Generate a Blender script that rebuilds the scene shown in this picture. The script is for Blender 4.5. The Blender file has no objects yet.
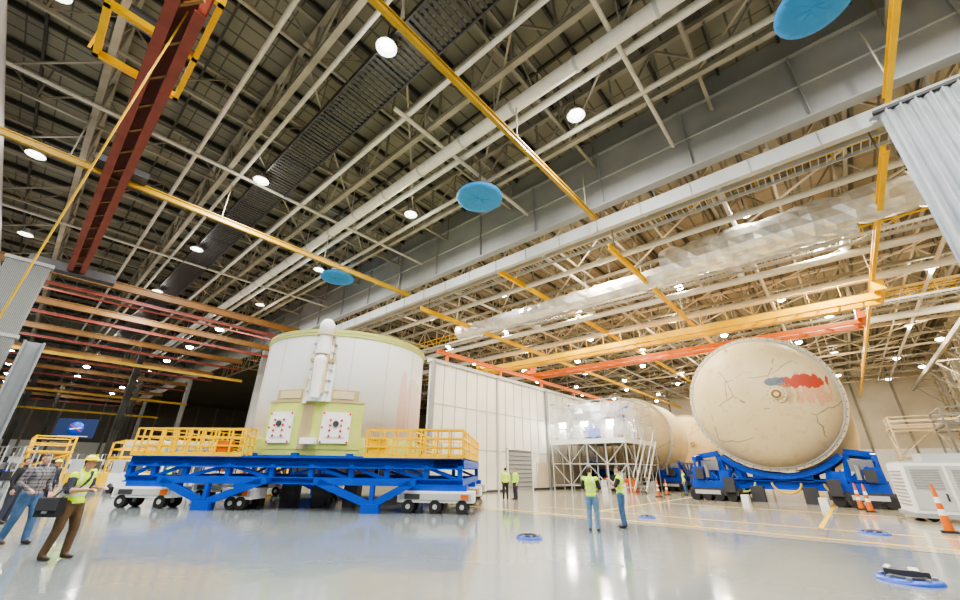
import bpy, math, random
from mathutils import Vector, Matrix
random.seed(4)
C=bpy.context.scene.collection
sin,cos,pi=math.sin,math.cos,math.pi
try: bpy.context.scene.view_settings.look='AgX - Medium High Contrast'
except Exception: pass

# ---------------------------------------------------------------- materials
def mat(name,col,rough=.5,metal=0.,var=0.,vscale=3.,emit=0.,emitcol=None,coat=0.,alpha=1.):
    m=bpy.data.materials.new(name); m.use_nodes=True
    nt=m.node_tree; b=nt.nodes['Principled BSDF']
    b.inputs['Base Color'].default_value=(*col,1); b.inputs['Roughness'].default_value=rough
    b.inputs['Metallic'].default_value=metal
    if coat: b.inputs['Coat Weight'].default_value=coat
    if alpha<1: b.inputs['Alpha'].default_value=alpha
    if emit:
        b.inputs['Emission Color'].default_value=(*(emitcol or col),1); b.inputs['Emission Strength'].default_value=emit
    if var:
        tc=nt.nodes.new('ShaderNodeTexCoord'); n=nt.nodes.new('ShaderNodeTexNoise')
        n.inputs['Scale'].default_value=vscale; n.inputs['Detail'].default_value=5
        r=nt.nodes.new('ShaderNodeValToRGB')
        r.color_ramp.elements[0].position=.3; r.color_ramp.elements[1].position=.7
        r.color_ramp.elements[0].color=(*[c*(1-var) for c in col],1)
        r.color_ramp.elements[1].color=(*[min(1,c*(1+var*.6)) for c in col],1)
        nt.links.new(tc.outputs['Object'],n.inputs['Vector']); nt.links.new(n.outputs['Fac'],r.inputs['Fac'])
        nt.links.new(r.outputs['Color'],b.inputs['Base Color'])
    return m
def N(nt,t,**kw):
    n=nt.nodes.new(t)
    for k,v in kw.items(): setattr(n,k,v)
    return n
def math_node(nt,op,a,b=None,c=None):
    n=nt.nodes.new('ShaderNodeMath'); n.operation=op
    for i,v in enumerate((a,b,c)):
        if v is None: continue
        if isinstance(v,(int,float)): n.inputs[i].default_value=v
        else: nt.links.new(v,n.inputs[i])
    return n.outputs[0]
def mix(nt,f,a,b):
    n=nt.nodes.new('ShaderNodeMix'); n.data_type='RGBA'
    if isinstance(f,(int,float)): n.inputs[0].default_value=f
    else: nt.links.new(f,n.inputs[0])
    for s,v in ((6,a),(7,b)):
        if isinstance(v,tuple): n.inputs[s].default_value=(*v,1)
        else: nt.links.new(v,n.inputs[s])
    return n.outputs[2]

M_truss=mat('truss_grey_paint',(.30,.275,.215),.6,var=.25,vscale=.8)
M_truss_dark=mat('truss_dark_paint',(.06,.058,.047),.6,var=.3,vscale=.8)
M_cream=mat('cream_steel',(.60,.52,.38),.55,var=.25,vscale=.6)
M_girder=mat('girder_grey',(.32,.325,.32),.5,var=.12,vscale=.4)
M_lightgrey=mat('light_grey_panel',(.50,.51,.50),.5,var=.1,vscale=.5)
M_yellow=mat('safety_yellow',(.90,.54,.0),.45,var=.12,vscale=1)
M_railyellow=mat('shaded_yellow_rail',(.46,.28,.02),.5,var=.2,vscale=1)  # mustard yellow with the rails' underside shade put into the colour
M_orange=mat('orange_paint',(.68,.15,.012),.45,var=.15,vscale=1)
M_redbrown=mat('red_brown_paint',(.24,.045,.025),.5,var=.25,vscale=1)
M_brown=mat('brown_yellow_beam',(.26,.125,.03),.5,var=.25,vscale=1)
M_blue=mat('royal_blue_paint',(.006,.07,.48),.35,var=.12,vscale=1.5)
M_bluedisc=mat('sky_blue_cover',(.03,.26,.60),.6,var=.1)
M_white=mat('white_paint',(.86,.86,.84),.4,var=.04)
M_wallw=mat('white_wall_panel',(.80,.77,.69),.5,var=.1,vscale=.4)
M_black=mat('black_rubber',(.02,.02,.02),.6)
M_dark=mat('dark_grey_metal',(.05,.05,.055),.5)
M_steel=mat('bare_steel',(.45,.45,.45),.35,metal=.8,var=.1)
M_duct=mat('cream_duct',(.56,.53,.45),.45,var=.1)
M_wduct=mat('white_duct',(.76,.74,.68),.4,var=.08)
M_foil=mat('foil_insulation',(.93,.91,.86),.22,metal=.55,var=.2,vscale=2.5)
M_foam=mat('cream_foam',(.66,.54,.33),.6,var=.10,vscale=.7)
M_lime=mat('primer_lime',(.53,.60,.15),.5,var=.12,vscale=.9)
M_red=mat('red_plug',(.7,.03,.03),.4)
M_hat=mat('hard_hat_yellow',(.85,.75,.01),.35)
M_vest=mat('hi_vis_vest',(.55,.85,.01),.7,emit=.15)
M_strip=mat('reflective_strip',(.75,.76,.72),.35)
M_skin=mat('skin',(.52,.28,.19),.5)
M_hair=mat('dark_hair',(.03,.02,.015),.6)
M_jeans=mat('blue_jeans',(.06,.13,.26),.8,var=.25,vscale=12)
M_pale_jeans=mat('light_blue_jeans',(.15,.27,.43),.8,var=.2,vscale=12)
M_khaki=mat('brown_trousers',(.12,.075,.04),.8,var=.2,vscale=12)
M_navy=mat('navy_shirt',(.04,.045,.07),.8)
M_blackcl=mat('black_cloth',(.022,.022,.025),.8)
M_shoe=mat('brown_boots',(.05,.03,.02),.5)
M_concrete=mat('concrete_wall',(.20,.18,.15),.7,var=.15,vscale=.3)
M_rightwall=mat('beige_panel_wall',(.66,.58,.44),.6,var=.15,vscale=.3)
M_lens=mat('lamp_lens',(1,1,1),.3,emit=140,emitcol=(1,.96,.88))
M_eye=mat('eye_dark',(.02,.02,.02),.2)
M_lip=mat('lips',(.35,.12,.10),.5)

def plaid():
    m=bpy.data.materials.new('plaid_shirt'); m.use_nodes=True; nt=m.node_tree; b=nt.nodes['Principled BSDF']
    tc=N(nt,'ShaderNodeTexCoord'); s=N(nt,'ShaderNodeSeparateXYZ'); nt.links.new(tc.outputs['Object'],s.inputs[0])
    def bars(o,w): return math_node(nt,'LESS_THAN',math_node(nt,'FRACT',math_node(nt,'MULTIPLY',o,w)),.35)
    f=math_node(nt,'ADD',bars(s.outputs[2],14),bars(math_node(nt,'ADD',s.outputs[0],s.outputs[1]),14))
    nt.links.new(mix(nt,math_node(nt,'MULTIPLY',f,.5),(.22,.21,.22),(.03,.03,.05)),b.inputs['Base Color'])
    b.inputs['Roughness'].default_value=.8
    return m
M_plaid=plaid()

# ---------------------------------------------------------------- mesh builder
class MB:
    def __init__(s,*mats): s.v=[];s.f=[];s.m=[];s.sm=[];s.mats=list(mats)
    def mi(s,m):
        if m is None: return 0
        if m not in s.mats: s.mats.append(m)
        return s.mats.index(m)
    def add(s,vs,fs,m=None,smooth=False):
        o=len(s.v); s.v+= [tuple(v) for v in vs]; k=s.mi(m)
        for f in fs: s.f.append([o+i for i in f]); s.m.append(k); s.sm.append(smooth)
    def box(s,c,d,m=None,rot=0.,R=None):
        c=Vector(c); vs=[]
        Rm=R if R else Matrix.Rotation(rot,3,'Z')
        for x in(-.5,.5):
            for y in(-.5,.5):
                for z in(-.5,.5): vs.append(c+Rm@Vector((x*d[0],y*d[1],z*d[2])))
        s.add(vs,[(0,1,3,2),(4,6,7,5),(0,4,5,1),(2,3,7,6),(0,2,6,4),(1,5,7,3)],m)
    def bb(s,x0,x1,y0,y1,z0,z1,m=None): s.box(((x0+x1)/2,(y0+y1)/2,(z0+z1)/2),(abs(x1-x0),abs(y1-y0),abs(z1-z0)),m)
    def beam(s,p0,p1,w,h=None,m=None):
        h=h or w; p0=Vector(p0);p1=Vector(p1); d=p1-p0; L=d.length
        if L<1e-6: return
        d/=L; up=Vector((0,0,1)) if abs(d.z)<.98 else Vector((0,1,0))
        side=d.cross(up).normalized(); u=side.cross(d)
        R=Matrix((d,side,u)).transposed()
        s.box((p0+p1)/2,(L,w,h),m,R=R)
    def ibeam(s,p0,p1,w,h,m=None,t=.04):
        p0=Vector(p0);p1=Vector(p1); z=Vector((0,0,h/2))
        s.beam(p0+z,p1+z,w,t,m); s.beam(p0-z,p1-z,w,t,m); s.beam(p0,p1,t,h,m)
    def tube(s,p0,p1,r0,r1=None,n=10,m=None,cap=True,smooth=True):
        r1=r0 if r1 is None else r1; p0=Vector(p0);p1=Vector(p1); d=(p1-p0).normalized()
        up=Vector((0,0,1)) if abs(d.z)<.95 else Vector((0,1,0))
        a=d.cross(up).normalized(); b=a.cross(d)
        vs=[]
        for p,r in((p0,r0),(p1,r1)):
            for i in range(n):
                t=2*pi*i/n; vs.append(p+a*r*cos(t)+b*r*sin(t))
        s.add(vs,[(i,(i+1)%n,n+(i+1)%n,n+i) for i in range(n)],m,smooth)
        if cap:
            s.add(vs[:n],[tuple(range(n))],m); s.add(vs[n:],[tuple(range(n))],m)
    def rev(s,prof,n=48,axis='Z',m=None,smooth=True,org=(0,0,0)):
        o=Vector(org); vs=[]
        for r,a in prof:
            for i in range(n):
                t=2*pi*i/n; q=(r*cos(t),r*sin(t),a) if axis=='Z' else (r*cos(t),a,r*sin(t))
                if axis=='X': q=(a,r*cos(t),r*sin(t))
                vs.append(o+Vector(q))
        fs=[]
        for j in range(len(prof)-1):
            for i in range(n):
                fs.append((j*n+i,j*n+(i+1)%n,(j+1)*n+(i+1)%n,(j+1)*n+i))
        s.add(vs,fs,m,smooth)
    def ell(s,c,r,m=None,n=12,R=None):
        c=Vector(c); vs=[];k=max(4,n//2+1)
        for j in range(k+1):
            p=pi*j/k
            for i in range(n):
                t=2*pi*i/n; v=Vector((r[0]*sin(p)*cos(t),r[1]*sin(p)*sin(t),r[2]*cos(p)))
                if R: v=R@v
                vs.append(c+v)
        fs=[(j*n+i,(j+1)*n+i,(j+1)*n+(i+1)%n,j*n+(i+1)%n) for j in range(k) for i in range(n)]
        s.add(vs,fs,m,True)
    def truss(s,p0,p1,depth,step,cw=.2,ww=.1,m=None,mw=None):
        p0=Vector(p0);p1=Vector(p1); z=Vector((0,0,depth)); L=(p1-p0).length; n=max(1,round(L/step))
        s.beam(p0,p1,cw,cw,m); s.beam(p0+z,p1+z,cw,cw,m)
        for i in range(n+1):
            a=p0.lerp(p1,i/n)
            s.beam(a,a+z,ww,ww,mw or m)
            if i<n:
                b=p0.lerp(p1,(i+1)/n)
                if i%2: s.beam(a+z,b,ww,ww,mw or m)
                else: s.beam(a,b+z,ww,ww,mw or m)
    def obj(s,name,parent=None,loc=None,rot=None,merge=False):
        me=bpy.data.meshes.new(name); me.from_pydata(s.v,[],s.f)
        for mm in s.mats: me.materials.append(mm)
        me.polygons.foreach_set('material_index',s.m); me.polygons.foreach_set('use_smooth',s.sm)
        me.update()
        import bmesh
        bm=bmesh.new(); bm.from_mesh(me)
        if merge: bmesh.ops.remove_doubles(bm,verts=bm.verts,dist=1e-5)
        bmesh.ops.recalc_face_normals(bm,faces=bm.faces); bm.to_mesh(me); bm.free()
        o=bpy.data.objects.new(name,me); C.objects.link(o)
        if loc: o.location=loc
        if rot: o.rotation_euler=rot
        if parent: o.parent=parent
        return o
def empty(name,loc=(0,0,0),rz=0.):
    e=bpy.data.objects.new(name,None); e.location=loc; e.rotation_euler=(0,0,rz); e.empty_display_size=.3; C.objects.link(e); return e

# ---------------------------------------------------------------- camera
cam=bpy.data.cameras.new('camera'); co=bpy.data.objects.new('camera',cam); C.objects.link(co)
cam.sensor_width=36; cam.lens=14.625; cam.clip_end=900; cam.clip_start=.1
hd=math.radians(41.4); p=math.radians(23.43); th=.012
r=Vector((cos(hd),sin(hd),0)); h=Vector((-sin(hd),cos(hd),0)); Z=Vector((0,0,1))
F=h*cos(p)+Z*sin(p); U=-h*sin(p)+Z*cos(p)
cR=r*cos(th)+U*sin(th); cU=U*cos(th)-r*sin(th)
Mx=Matrix((cR,cU,-F)).transposed().to_4x4(); Mx.translation=Vector((0,0,1.6))
co.matrix_world=Mx; bpy.context.scene.camera=co

XL=-180
# ---------------------------------------------------------------- floor
def floor_mat():
    m=bpy.data.materials.new('polished_epoxy_floor'); m.use_nodes=True; nt=m.node_tree; b=nt.nodes['Principled BSDF']
    tc=N(nt,'ShaderNodeTexCoord'); s=N(nt,'ShaderNodeSeparateXYZ'); nt.links.new(tc.outputs['Object'],s.inputs[0])
    x,y=s.outputs[0],s.outputs[1]
    n=N(nt,'ShaderNodeTexNoise'); n.inputs['Scale'].default_value=.35; n.inputs['Detail'].default_value=6; nt.links.new(tc.outputs['Object'],n.inputs['Vector'])
    n2=N(nt,'ShaderNodeTexNoise'); n2.inputs['Scale'].default_value=3; n2.inputs['Detail'].default_value=8; nt.links.new(tc.outputs['Object'],n2.inputs['Vector'])
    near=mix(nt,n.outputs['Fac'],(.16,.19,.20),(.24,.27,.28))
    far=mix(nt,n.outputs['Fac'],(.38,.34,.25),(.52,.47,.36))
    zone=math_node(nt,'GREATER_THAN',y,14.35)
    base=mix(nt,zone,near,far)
    base=mix(nt,math_node(nt,'MULTIPLY',n2.outputs['Fac'],.22),base,(.17,.17,.16))
    def line(o,sp,w): return math_node(nt,'LESS_THAN',math_node(nt,'FRACT',math_node(nt,'DIVIDE',math_node(nt,'ADD',o,400.),sp)),w/sp)
    ln=math_node(nt,'MAXIMUM',line(x,3.,.035),line(y,3.,.035))
    ln=math_node(nt,'MULTIPLY',ln,math_node(nt,'ADD',math_node(nt,'MULTIPLY',zone,.5),.10))
    base=mix(nt,ln,base,(.10,.09,.07))
    nt.links.new(base,b.inputs['Base Color'])
    rr=math_node(nt,'MULTIPLY_ADD',n2.outputs['Fac'],.12,.05)
    nt.links.new(rr,b.inputs['Roughness']); b.inputs['Specular IOR Level'].default_value=.75
    bp=N(nt,'ShaderNodeBump'); bp.inputs['Strength'].default_value=.12; bp.inputs['Distance'].default_value=.05
    n4=N(nt,'ShaderNodeTexNoise'); n4.inputs['Scale'].default_value=1.2; n4.inputs['Detail'].default_value=3; nt.links.new(tc.outputs['Object'],n4.inputs['Vector'])
    nt.links.new(n4.outputs['Fac'],bp.inputs['Height']); nt.links.new(bp.outputs[0],b.inputs['Normal'])
    return m
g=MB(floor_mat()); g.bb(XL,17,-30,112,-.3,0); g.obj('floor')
g=MB(mat('floor_line_yellow',(.80,.52,.01),.4))
g.bb(-20,15.5,15.1,15.24,.001,.004); g.bb(-12,15.5,17.6,17.72,.001,.004)
for xx in(-1.2,3.2,-8.6): g.bb(xx-.07,xx+.07,17.6,60,.001,.004)
g.bb(-8.6,3.2,24.6,24.74,.001,.004)
g.obj('floor_stripes')
g=MB(M_dark)
g.bb(-60,16,14.30,14.36,.001,.003); g.obj('floor_joint')

# ---------------------------------------------------------------- ceiling decks
def deck_mat(name,c0,c1,sp):
    m=bpy.data.materials.new(name); m.use_nodes=True; nt=m.node_tree; b=nt.nodes['Principled BSDF']
    tc=N(nt,'ShaderNodeTexCoord'); s=N(nt,'ShaderNodeSeparateXYZ'); nt.links.new(tc.outputs['Object'],s.inputs[0])
    def fr(o,sp): return math_node(nt,'FRACT',math_node(nt,'DIVIDE',math_node(nt,'ADD',o,400.),sp))
    rib=math_node(nt,'LESS_THAN',fr(s.outputs[0],sp),.12)
    seam=math_node(nt,'LESS_THAN',fr(s.outputs[1],1.6),.05)
    n=N(nt,'ShaderNodeTexNoise'); n.inputs['Scale'].default_value=.2; nt.links.new(tc.outputs['Object'],n.inputs['Vector'])
    base=mix(nt,n.outputs['Fac'],c0,c1)
    base=mix(nt,math_node(nt,'MULTIPLY',math_node(nt,'MAXIMUM',rib,seam),.75),base,tuple(c*.3 for c in c0))
    nt.links.new(base,b.inputs['Base Color']); b.inputs['Roughness'].default_value=.7
    return m
g=MB(deck_mat('roof_deck_olive',(.19,.18,.135),(.27,.255,.20),1.0)); g.bb(XL,17,-30,22,24,24.3)
M_deck2=deck_mat('roof_deck_tan',(.17,.14,.10),(.27,.23,.16),1.2)
g.bb(XL,17,22,112,22.2,22.5,M_deck2); g.obj('ceiling')

# ---------------------------------------------------------------- walls
g=MB(M_rightwall); g.bb(16,16.3,-30,112,0,24)
for z in(2.5,5,7.5,10,12.5,15,17.5,20): g.bb(15.85,16,-30,112,z,z+.12,M_truss)
for i in range(19):
    y=-28+i*7.5; g.bb(15.6,16,y,y+.35,0,22,M_cream)
for i in range(60):
    y=22+i*1.5; g.bb(15.95,16,y,y+.05,0,20,M_dark)
g.obj('wall_right')
g=MB(M_concrete); g.bb(XL-.3,XL,-30,112,0,24)
g.bb(XL,XL+.1,-30,112,0,8,M_white)
for i in range(24): g.bb(XL,XL+.3,-28+i*6,-27.4+i*6,0,22,M_truss)
g.obj('wall_left')
g=MB(M_rightwall); g.bb(XL,17,112,112.3,0,24)
g.bb(XL,16,111.8,112,0,6,M_white)
for i in range(18): g.bb(-92+i*6,-91.6+i*6,111.7,112,0,22,M_truss)
g.obj('wall_back')
g=MB(M_wallw); X0=-20.9
g.bb(X0-.3,X0,18.6,66,0,8.7)
for i in range(40):
    y=18.6+i*1.22
    g.bb(X0,X0+.04,y-.02,y+.02,0,8.7,M_lightgrey)
for z in(2.9,5.8): g.bb(X0,X0+.04,18.6,66,z,z+.05,M_lightgrey)
for y in(18.6,33.5,48.5): g.bb(X0,X0+.25,y-.14,y+.14,0,8.8,M_girder)
for y in(26,41,56): g.bb(X0,X0+.15,y-.08,y+.08,0,8.8,M_lightgrey)
g.bb(X0-.4,X0+.15,18.4,66,8.7,8.95,M_lightgrey)
g.bb(X0,X0+.12,18.6,66,0,.15,M_dark)
g.bb(X0,X0+.06,31.5,66,0,2.2,M_rightwall)
g.obj('wall_partition')
g=MB(M_girder); g.bb(X0+.06,X0+.12,27.2,30.6,0,3.1,M_girder)
for k in range(9): g.bb(X0+.12,X0+.15,27.2,30.6,.3+k*.33,.33+k*.33,M_dark)
g.bb(X0+.1,X0+.2,27.1,27.2,0,3.2,M_white); g.bb(X0+.1,X0+.2,30.6,30.7,0,3.2,M_white); g.bb(X0+.1,X0+.2,27.1,30.7,3.1,3.2,M_white)
g.obj('door_1')

# ---------------------------------------------------------------- near bay roof steel
g=MB(M_truss,M_truss_dark)
for y in(-21,-15,-8.6,-2.4,4.3,10.9,17.4):
    g.truss((-94,y,20.2),(15.8,y,20.2),3.3,2.6,.30,.11,M_truss)
    g.truss((XL,y,20.2),(-94,y,20.2),3.3,5,.26,.14,M_truss)
for i in range(15):
    x=14-i*7.4
    g.truss((x,-29,21.2),(x,21.4,21.2),2.4,2.4,.18,.08,M_truss)
for i in range(37):
    x=15-i*3.0
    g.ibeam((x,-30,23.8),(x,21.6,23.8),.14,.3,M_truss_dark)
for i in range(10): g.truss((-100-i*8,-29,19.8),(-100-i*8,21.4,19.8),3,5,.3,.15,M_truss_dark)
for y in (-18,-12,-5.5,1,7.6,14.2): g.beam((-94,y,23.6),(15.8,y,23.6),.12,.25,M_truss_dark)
for i in range(10):
    x=14-i*7.4
    g.beam((x,4.3,20.3),(x-7.4,10.9,20.3),.1,.1,M_truss); g.beam((x,10.9,20.3),(x-7.4,17.4,20.3),.1,.1,M_truss)
    g.beam((x,-2.4,20.3),(x-7.4,-8.6,20.3),.1,.1,M_truss)
g.obj('roof_trusses')
g=MB(M_dark)
for y in(6.0,8.0): g.beam((-90,y,20),(15.8,y,20),.08,.35,M_dark)
for y in(6.4,6.8,7.2,7.6): g.beam((-90,y,20),(15.8,y,20),.05,.06,M_dark)
for i in range(340):
    x=15.5-i*.31; g.beam((x,6.0,19.95),(x,8.0,19.95),.17,.05,M_dark)
for i in range(15): 
    x=12-i*7.4
    for y in(6.0,8.0): g.beam((x,y,20.1),(x,y,23.9),.05,.05,M_truss)
g.obj('cable_tray')
g=MB(M_duct)
g.tube((-90,12.6,19.7),(15.8,12.6,19.7),.36,n=16,m=M_wduct)
for i in range(28): g.tube((14-i*3.8,12.6,19.7),(13.85-i*3.8,12.6,19.7),.40,n=16,m=M_lightgrey)
g.tube((-90,14.0,20.3),(15.8,14.0,20.3),.20,n=10,m=M_wduct); g.tube((-90,9.4,20.1),(15.8,9.4,20.1),.14,n=8,m=M_wduct)
g.tube((-90,16.4,19.9),(15.8,16.4,19.9),.16,n=8); g.tube((-90,5.0,20.0),(15.8,5.0,20.0),.12,n=8)
g.tube((-90,2.4,20.1),(15.8,2.4,20.1),.12,n=8)
for x in (-3.2,-26.5,-44): g.tube((x,-28,19.9),(x,21.4,19.9),.11,n=8)
g.tube((-14,8.5,19.9),(-14,21.4,19.9),.13,n=8)
for y in(-6,-11): g.tube((-90,y,19.8),(10,y,19.8),.25,n=10,m=M_lightgrey)
g.bb(-70,-20,-8.2,-7.0,19.4,20.1,M_girder)
for i in range(24): g.bb(-69+i*2.1,-68.9+i*2.1,-8.25,-6.95,19.36,20.14,M_lightgrey)
for i in range(15): g.beam((12-i*7.4,12.6,19.9),(12-i*7.4,12.6,23.8),.06,.06)
g.obj('ventilation_pipes')

g=MB(M_girder)
g.bb(-70,15.9,21.6,21.72,18,22.3); g.bb(-70,15.9,21.35,21.98,17.9,18.02); g.bb(-70,15.9,21.35,21.98,22.2,22.32)
for i in range(16): x=14-i*5.5; g.bb(x,x+.05,21.4,21.6,18,22.2)
g.bb(-70,15.9,21.5,21.6,20.1,20.16,M_lightgrey)
g.bb(XL+.1,15.9,21.66,21.7,22.3,23.95,M_girder)
g.bb(XL+.4,-70,21.5,21.8,18,22.3,M_truss)
for x in(-62,15.2,-100,-140):
    g.bb(x-.35,x+.35,21.3,22,0,18); g.bb(x-.35,x+.35,21.1,22.2,0,.3)
g.obj('plate_girder')
g=MB(M_lightgrey)
g.bb(-55,15.8,22.35,22.75,16.7,17.6)
for i in range(24): x=15-i*3; g.bb(x,x+.04,22.3,22.36,16.7,17.6,M_girder)
for i in range(12): x=13-i*6; g.beam((x,22.5,17.6),(x,22.0,18.2),.1,.1,M_girder)
g.obj('curtain_track_beam')

g=MB(mat('grey_curtain_fabric',(.42,.46,.49),.75,var=.08,vscale=1))
n=220; vs=[];
for zi,(z,am) in enumerate(((17.1,.10),(13,.18),(8,.24),(.15,.27))):
    for i in range(n+1):
        x=5.15+i*(9.5/n); vs.append((x,22.1+am*sin(i*.62+.5*sin(i*.13))+.05*sin(i*1.7+zi),z))
fs=[(j*(n+1)+i,j*(n+1)+i+1,(j+1)*(n+1)+i+1,(j+1)*(n+1)+i) for j in range(3) for i in range(n)]
g.add(vs,fs,None,True); g.bb(5,14.8,21.98,22.2,17.05,17.2,M_dark)
g.obj('hanging_curtain')

# ---------------------------------------------------------------- crane runway rails
g=MB(M_yellow)
for x,z in((-8.6,17),(-28,17),(5.4,17)):
    mm=M_yellow if x>0 else M_railyellow
    g.ibeam((x,-28,z),(x,21.3,z),.2,.34,mm,.06)
    for k in range(7): yy=-25+k*7.5; g.beam((x,yy,z+.2),(x,yy,20.2),.06,.06,M_truss)
for x,z in((-8.6,15.6),(-28,16.1),(5.0,15.6),(-18.5,17.2)):
    g.ibeam((x,22.9,z),(x,108,z),.22,.36,M_yellow,.06)
    for k in range(11): yy=24+k*8; g.beam((x,yy,z+.2),(x,yy,18.3),.06,.06,M_truss)
g.obj('crane_runway_rails')
g=MB(M_brown)
for x in(-47.5,-58,-70,-84,-100,-120,-142):
    g.ibeam((x,-28,17),(x,21.3,17),.35,.6,M_brown,.08); g.ibeam((x,-28,15.8),(x,21.3,15.8),.2,.22,M_redbrown,.08)
g.beam((-50,-6,16),(-50,21,16),.12,.15,M_redbrown)
for x,z in((-64,13),(-90,12),(-110,11)): g.beam((x,-25,z),(x,20,z),.3,.35,M_railyellow)
g.obj('crane_runway_beams')

# red overhead crane at left
e=empty('overhead_crane',(0,0,0))
g=MB(M_redbrown)
for y in(-.85,-.1):
    g.bb(-43.5,-13,y-.12,y+.12,16,17.1)
    for i in range(21): g.bb(-43+i*1.45,-42.9+i*1.45,y-.16,y+.16,16.05,17.05,M_redbrown)
    g.bb(-43.5,-13,y-.18,y+.18,17.05,17.12); g.bb(-43.5,-13,y-.18,y+.18,15.96,16.03)
for i in range(15): g.beam((-43+i*2.1,-.8,16.2),(-42+i*2.1,-.15,16.2),.1,.1,M_brown)
g.bb(-43.5,-13,-.7,-.25,16.9,17.0,M_redbrown)
g.bb(-44.4,-43.5,-3.2,2.0,15.8,16.5,M_dark); g.bb(-29,-27,-1.6,.8,17.1,17.5,M_dark)
g.obj('bridge_girders',e)
g=MB(M_yellow)
for y in(-2.5,.3): g.bb(-19.5,-13.2,y-.10,y+.10,17.3,17.65)
for x in(-19.4,-16.5,-13.3): g.bb(x-.10,x+.10,-2.6,.4,17.3,17.6)
g.tube((-16.8,-2.0,17.9),(-16.8,0,17.9),.35,n=14,m=M_dark); g.bb(-14.8,-13.8,-1.6,-.4,17.6,18.2,M_dark)
g.bb(-19.5,-13.2,-2.8,-2.7,18.5,18.6)
for x in(-19.4,-15.5,-13.3): g.bb(x-.03,x+.03,-2.8,-2.7,17.5,18.6)
g.obj('hoist_trolley',e)
cu=bpy.data.curves.new('pendant_cable','CURVE'); cu.dimensions='3D'; cu.bevel_depth=.03
sp=cu.splines.new('BEZIER'); sp.bezier_points.add(2)
for bp,c in zip(sp.bezier_points,((-13.9,-.4,17.4),(-16.4,-.9,11.0),(-20.2,-1.5,4.2))):
    bp.co=c; bp.handle_left_type=bp.handle_right_type='AUTO'
o=bpy.data.objects.new('pendant_cable',cu); C.objects.link(o); o.parent=e; cu.materials.append(M_yellow)

e=empty('bridge_crane')
g=MB(M_yellow)
for y in(41.6,43.2):
    g.bb(-36,5.2,y-.2,y+.2,14.2,14.75)
    for i in range(40): g.bb(-35.5+i*1.03,-35.45+i*1.03,y-.24,y+.24,14.2,14.75)
for i in range(28): g.beam((-35.5+i*1.45,41.6,14.5),(-34.8+i*1.45,43.2,14.5),.08,.1)
for x in(-36,5.2): g.bb(x-.35,x+.35,40.6,44.6,14.6,15.42)
for y in(41.2,): 
    g.beam((-36,y,15.8),(5,y,15.8),.05,.05)
    for i in range(21): g.beam((-36+i*2.05,y,14.8),(-36+i*2.05,y,15.8),.05,.05)
g.obj('girders',e)
g=MB(M_orange); g.bb(-31,4,45.6,45.9,13.6,13.95); g.bb(-31,4,47.4,47.7,13.6,13.95)
for i in range(18): g.beam((-30+i*1.95,45.8,13.75),(-29+i*1.95,47.6,13.75),.1,.1)
for x in(-31,4): g.bb(x-.3,x+.3,45,48.5,13.9,14.4); 
for x in(-31,4): g.bb(x-.15,x+.15,46,47.5,14.4,15.5)
g.obj('lower_bridge',e)
g=MB(M_orange); g.ibeam((-20.9,19,9.6),(-20.9,66,9.6),.2,.22,M_orange,.08)
for i in range(8): g.beam((-20.9,20+i*6.5,8.9),(-20.9,20+i*6.5,9.55),.2,.2,M_orange)
g.obj('orange_runway_beam')

# ---------------------------------------------------------------- far bay roof steel
g=MB(M_cream)
for i in range(13):
    y=25.5+i*6.8
    g.truss((-94,y,18.3),(15.8,y,18.3),3.6,2.8 if i<7 else 4.5,.26,.12,(M_cream,M_truss)[i%2])
for i in range(13):
    x=12-i*7.4
    g.truss((x,23,19.6),(x,111,19.6),2.2,3.4,.2,.09,M_truss)
    g.beam((x-3.7,23,18.4),(x-3.7,111,18.4),.14,.14)
for i in range(36):
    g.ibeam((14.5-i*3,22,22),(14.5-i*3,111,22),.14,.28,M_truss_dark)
for i in range(10):
    y=25.5+i*6.8
    for k in range(6):
        x=12-k*7.4
        g.beam((x,y,18.3),(x-7.4,y+6.8,18.3),.1,.1)
g.obj('roof_trusses')
g=MB(M_steel)
def catwalk(g,y,z,x0,x1,w=1.1,rm=M_yellow):
    for yy in(y,y+w): g.beam((x0,yy,z),(x1,yy,z),.08,.22,M_lightgrey); g.beam((x0,yy,z+1.1),(x1,yy,z+1.1),.08,.08,rm); g.beam((x0,yy,z+.55),(x1,yy,z+.55),.04,.04,rm)
    n=int((x1-x0)/.35)
    for i in range(n): xx=x0+i*.35; g.beam((xx,y,z),(xx,y+w,z),.05,.04,M_lightgrey)
    n=int((x1-x0)/1.8)
    for i in range(n+1):
        xx=x0+i*1.8
        for yy in(y,y+w): g.beam((xx,yy,z),(xx,yy,z+1.1),.05,.05,rm)
        if i%3==0: g.beam((xx,y,z+1.1),(xx,y,19.5),.05,.05,M_lightgrey)
catwalk(g,24.2,17.4,-45,15.5); catwalk(g,34.6,16.8,-60,15.5); catwalk(g,52,17,-60,15.5)
g.obj('catwalk')
g=MB(M_foil)
for (y,z,x0,x1,hh) in((29.3,16.3,-7,14,1.15),(30.4,15.9,-30,4,.8)):
    n=int((x1-x0)/.5); vs=[];rng=random.Random(int(y))
    for i in range(n+1):
        for k in range(12):
            t=2*pi*k/12; rr=hh*(.85+.2*rng.random()); vs.append((x0+(x1-x0)*i/n+.1*rng.random(),y+rr*cos(t)*.9,z+rr*sin(t)))
    g.add(vs,[(i*12+k,i*12+(k+1)%12,(i+1)*12+(k+1)%12,(i+1)*12+k) for i in range(n) for k in range(12)],None,False)
for i in range(6): g.tube((-24+i*7,31,16.6),(-24+i*7,38,17.6),.35,n=12)
for y,z,rr in((27.4,17.2,.22),(38,17,.3),(46,17.6,.35),(60,17.5,.4)): g.tube((-70,y,z),(14.9,y,z),rr,n=12,m=M_wduct)
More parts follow.
